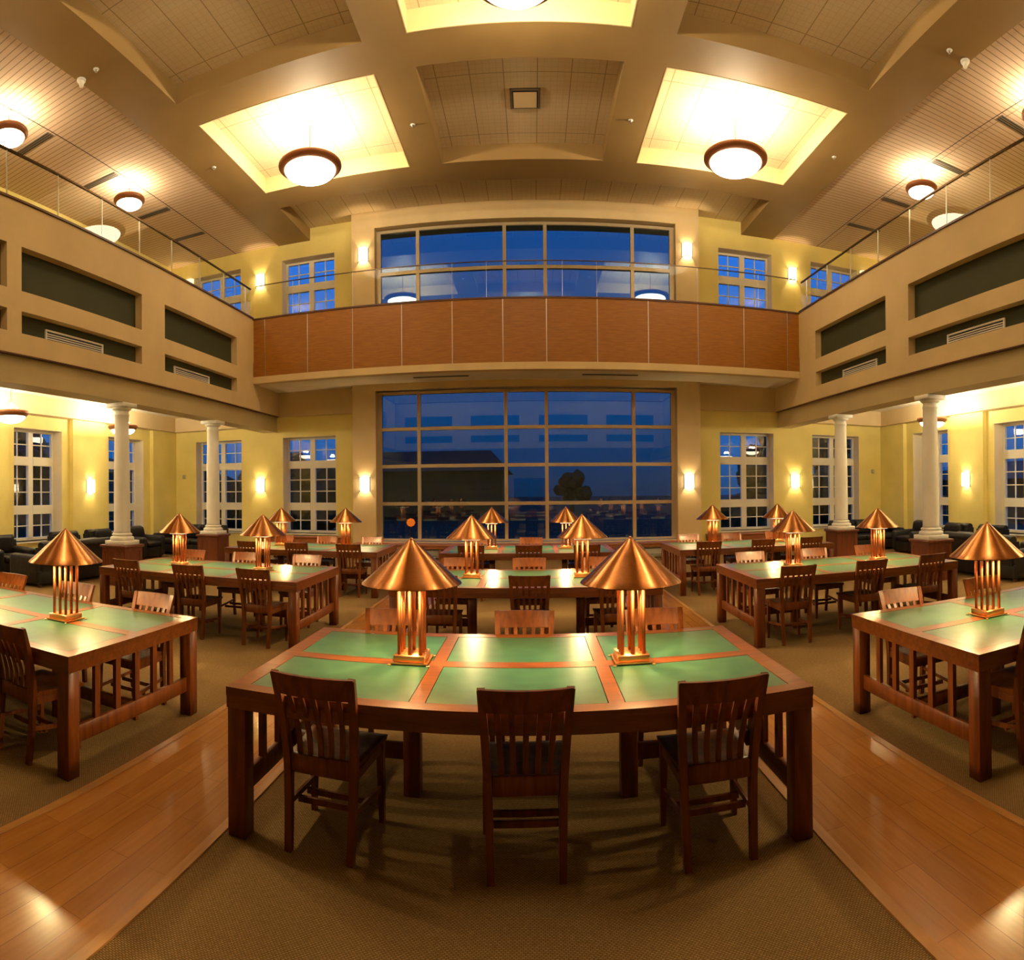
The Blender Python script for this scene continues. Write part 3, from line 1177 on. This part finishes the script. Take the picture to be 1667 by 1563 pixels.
def sprinkler(x, y, z, lab):
    o = empty('sprinkler_head', (x, y, z))
    b = mb('white_plastic').lathe([(.0005, -.012), (.045, -.010), (.05, -.001), (.0005, -.001)], n=20)
    b.build('escutcheon', o)
    mb('steel').lathe([(.0005, -.05), (.02, -.05), (.02, -.045), (.008, -.04), (.012, -.0121), (.0005, -.0121)], n=12).build('nozzle', o)
    tag(o, lab, 'sprinkler', 'sprinkler heads on the beams')


for s, sn in ((-1, 'left'), (1, 'right')):
    sprinkler(X(s * 6.45), 11.3, ZC, 'tiny white sprinkler on the wide %s beam beside the lit tray' % sn)
    sprinkler(X(s * 2.1), 11.4, ZC, 'tiny white sprinkler on the beam between the %s tray and the coffer' % sn)
    sprinkler(X(s * 6.5), 7.5, ZC, 'tiny white sprinkler on the wide %s beam nearest the picture edge' % sn)
    o = empty('alarm_light', (X(s * 6.86), 7.52, ZC))
    mb('white_plastic').lathe([(.0005, -.03), (.075, -.03), (.08, -.001), (.0005, -.001)], n=24).build('base', o)
    mb('white_trim').lathe([(.0005, -.13), (.03, -.12), (.045, -.08), (.045, -.031), (.0005, -.031)], n=20).build('dome', o)
    tag(o, 'small white dome fitting hanging at the edge of the %s beam' % sn, 'alarm fitting')
    o = empty('wall_switch', (X(s * 10.22), YF, 2.27))
    b = mb('steel').box(-.055, .055, -.012, 0, -.06, .06)
    b.build('plate', o)
    mb('white_plastic').box(-.02, .02, -.03, -.012, -.03, .03).build('lever', o)
    tag(o, 'small metal switch plate on the yellow wall in the far %s corner' % sn, 'switch')

# ---------------------------------------------------------------- window bench and heater
o = empty('window_bench', (H0, YP, 0))
mb('ledge_wood').rbox(-4.5, 4.5, -.42, -.001, .36, .42, .006, 1).build('top', o)
b = mb('ledge_wood').box(-4.46, 4.46, -.40, -.36, .30, .36)
for x in (-4.4, -2.2, 0, 2.2, 4.4):
    b.box(x - .04, x + .04, -.36, -.01, 0, .36)
b.build('bench_frame', o)
tag(o, 'long orange-brown wooden ledge under the lower big window', 'ledge')
for i, x in enumerate((-3.3, -1.1, 1.1, 3.3)):
    o = empty('baseboard_heater', (X(x), YP - .05, 0))
    b = mb('grille_white').box(-1.04, 1.04, -.06, .045, .05, .27)
    b.build('cover', o)
    b = mb('grille_dark').box(-1.0, 1.0, -.0605, -.0601, .075, .09).box(-1.0, 1.0, -.0605, -.0601, .235, .25)
    b.build('slots', o)
    for q in (-.92, .92):
        mb('grille_white').box(q - .025, q + .025, -.05, .03, 0, .05).build('foot', o)
    tag(o, 'white baseboard heater below the window ledge, %s of four' % ('leftmost', 'second from left', 'third from left', 'rightmost')[i], 'heater', 'heaters below the window ledge')
for s, sn in ((-1, 'left'), (1, 'right')):
    o = empty('low_bookcase', (X(s * 6.1), YF - .05, 0))
    b = mb('ledge_wood').box(-1.25, 1.25, -.32, .01, .0, .50)
    b.build('cabinet_body', o)
    mb('ledge_wood').rbox(-1.28, 1.28, -.35, .01, .50, .54, .005, 1).build('top', o)
    b = mb('ledge_wood')
    for k in range(4):
        b.box(-1.22 + k * .615, -1.22 + k * .615 + .595, -.335, -.321, .06, .47)
    b.build('door_panels', o)
    tag(o, 'low orange-brown wooden cabinet under the lower %s window by the pier' % sn, 'cabinet')


# ---------------------------------------------------------------- leather seats
def make_seat(wd):
    """faces -y; wd = width"""
    o = empty('leather_armchair' if wd < 1.3 else 'leather_sofa', (0, 0, 0))
    D = .92
    b = mb('black_leather').rbox(-wd / 2 + .02, wd / 2 - .02, -D / 2 + .04, D / 2 - .02, .06, .32, .03)
    b.build('seat_base', o)
    for s in (-1, 1):
        x0, x1 = sorted((s * (wd / 2 - .2), s * wd / 2))
        b = mb('black_leather').rbox(x0, x1, -D / 2, D / 2 - .05, .05, .60, .075, 4)
        b.build('armrest', o)
    n = 1 if wd < 1.3 else (2 if wd < 1.9 else 3)
    iw = (wd - .41) / n
    b = mb('black_leather')
    b.loft([[(-wd / 2 + .06, D / 2 - .27, .3), (wd / 2 - .06, D / 2 - .27, .3), (wd / 2 - .06, D / 2, .3), (-wd / 2 + .06, D / 2, .3)],
            [(-wd / 2 + .06, D / 2 - .20, .74), (wd / 2 - .06, D / 2 - .20, .74), (wd / 2 - .06, D / 2 + .03, .74), (-wd / 2 + .06, D / 2 + .03, .74)]])
    b.build('back_frame', o)
    for k in range(n):
        x0 = -wd / 2 + .205 + iw * k
        mb('black_leather').rbox(x0 + .006, x0 + iw - .006, -D / 2 - .01, D / 2 - .26, .32, .46, .05, 4).build('seat_cushion', o)
        mb('black_leather').rbox(x0 + .006, x0 + iw - .006, D / 2 - .34, D / 2 - .16, .45, .84, .075, 4).build('back_cushion', o)
    mb('black_leather').tube([(-wd / 2 + .08, D / 2 - .07, .76), (wd / 2 - .08, D / 2 - .07, .76)], .085, 14).build('back_roll', o)
    for sx in (-1, 1):
        for sy in (-1, 1):
            mb('cap_wood').box(sx * (wd / 2 - .1) - .03, sx * (wd / 2 - .1) + .03, sy * (D / 2 - .12) - .03, sy * (D / 2 - .12) + .03, 0, .06).build('foot', o)
    return o


arm0, sofa0 = make_seat(1.02), make_seat(2.1)
fa = {'a': True, 's': True}
for s, sn in ((-1, 'left'), (1, 'right')):
    for kind, x, y, rz, lab in (
            ('s', -8.42, 8.6, -PI / 2, 'black leather sofa by the nearer column in the %s aisle, its back to the tables' % sn),
            ('a', -9.8, 8.25, PI / 2 - .1, 'black leather armchair in the %s aisle nearest the picture edge' % sn),
            ('a', -9.75, 10.35, PI / 2, 'black leather armchair against the %s aisle wall under the wall light' % sn),
            ('a', -9.75, 11.6, PI / 2, 'black leather armchair against the %s aisle wall behind the nearer column' % sn),
            ('s', -9.2, 14.55, 0, 'black leather sofa against the far wall of the %s aisle' % sn),
            ('a', -9.85, 13.1, PI / 2, 'black leather armchair at the far end of the %s aisle wall' % sn)):
        p = arm0 if kind == 'a' else sofa0
        o = p if fa[kind] else copy_tree(p)
        fa[kind] = False
        o.location = (X(-s * x), y, 0)
        o.rotation_euler = (0, 0, rz if s < 0 else -rz)
        tag(o, lab, 'armchair' if kind == 'a' else 'sofa', 'black leather seats in the aisles')

# ---------------------------------------------------------------- outside
b = mb('night_grass').box(-120, 120, YF + .6, 220, -.6, -.3)
b.box(-120, X(-OW - .7), -60, YF + .6, -.6, -.3).box(X(OW + .7), 120, -60, YF + .6, -.6, -.3)
struct(b, 'land')


def house(x0, x1, y0, y1, z1, zr, lab, axis='x'):
    o = empty('house', ((x0 + x1) / 2, (y0 + y1) / 2, -.3))
    hx, hy = (x1 - x0) / 2, (y1 - y0) / 2
    mb('night_wall').box(-hx, hx, -hy, hy, 0, z1 + .3).build('walls', o)
    b = mb('night_roof')
    q = .5
    if axis == 'x':
        b.loft([[(-hx - q, -hy - q, z1 + .301), (-hx - q, hy + q, z1 + .301), (-hx + 1.2, 0, zr + .3)], [(hx + q, -hy - q, z1 + .301), (hx + q, hy + q, z1 + .301), (hx - 1.2, 0, zr + .3)]])
    else:
        b.loft([[(-hx - q, -hy - q, z1 + .301), (hx + q, -hy - q, z1 + .301), (0, -hy + 1.2, zr + .3)], [(-hx - q, hy + q, z1 + .301), (hx + q, hy + q, z1 + .301), (0, hy - 1.2, zr + .3)]])
    b.build('roof', o)
    for k in range(5):
        x = -hx + 2 * hx * (k + .5) / 5
        mb('grille_dark').box(x - .6, x + .6, -hy - .02, -hy, 1.2, 2.8).build('window', o)
    tag(o, lab, 'house')


house(-17, -2.2, 44, 56, 3.3, 5.2, 'dark house with a pitched roof seen through the lower big window')
house(-36, -22, 12, 30, 3.0, 5.2, 'dark house outside the left aisle windows', 'y')
house(24, 38, 20, 34, 2.2, 3.6, 'dark low house outside the right aisle windows', 'y')


def tree(x, y, h, r, lab, seed):
    rnd = random.Random(seed)
    o = empty('tree', (x, y, -.3))
    mb('bark').lathe([(.25, 0), (.18, h * .3), (.12, h * .6), (.02, h * .9)], n=10, cap=True).build('trunk', o)
    b = mb('night_leaf')
    for k in range(26):
        a, q = rnd.uniform(0, 2 * PI), rnd.uniform(0, 1) ** .5
        zz = rnd.uniform(.35, 1.0)
        rad = r * (1 - abs(zz - .6) * 1.3)
        cx, cy_, cz = rad * q * math.cos(a), rad * q * math.sin(a), h * zz
        rr = r * rnd.uniform(.22, .4)
        res = bmesh.ops.create_icosphere(b.bm, subdivisions=2, radius=rr, matrix=Matrix.Translation((cx, cy_, cz)))
        for v in res['verts']:
            v.co += Vector((rnd.uniform(-1, 1), rnd.uniform(-1, 1), rnd.uniform(-1, 1))) * rr * .18
    b.build('crown', o)
    tag(o, lab, 'tree', 'trees outside in the dusk')


for s, sn in ((-1, 'left'), (1, 'right')):
    o = empty('hedge', (s * 10.4, 19.6, -.3))
    b = mb('night_leaf')
    rnd = random.Random(11)
    for k in range(70):
        rr = rnd.uniform(.45, .75)
        res = bmesh.ops.create_icosphere(b.bm, subdivisions=2, radius=rr, matrix=Matrix.Translation((rnd.uniform(-3.6, 3.6), rnd.uniform(-.4, .4), rnd.uniform(.4, 2.75))))
        for v in res['verts']:
            v.co += Vector((rnd.uniform(-1, 1), rnd.uniform(-1, 1), rnd.uniform(-1, 1))) * rr * .2
    tag(o, 'tall dark hedge outside the lower windows of the far %s corner' % sn, 'hedge')
    b.build('foliage', o)
tree(4.0, 60, 3.7, 1.9, 'dark leafy tree right of the house through the big window', 1)
tree(-14, 30, 3.6, 2.0, 'dark tree outside the far left window', 2)
tree(13.2, 27, 6.2, 2.6, 'dark tree outside the far right lower window', 3)
tree(17.5, 12.5, 4.6, 2.0, 'dark tree outside the right aisle wall', 4)
tree(-17, 14, 5.0, 2.0, 'dark tree outside the left aisle wall', 5)
o = empty('garden_lamp', (-5.0, 24.6, -.3))
mb('rail_metal').tube([(0, 0, 0), (0, 0, .62)], .03).build('pole', o)
mb('street_glow').lathe([(.001, .60), (.13, .65), (.19, .78), (.13, .91), (.001, .96)], n=16).build('globe', o)
tag(o, 'glowing orange lamp outside behind the lower left pane of the big window', 'outdoor lamp')
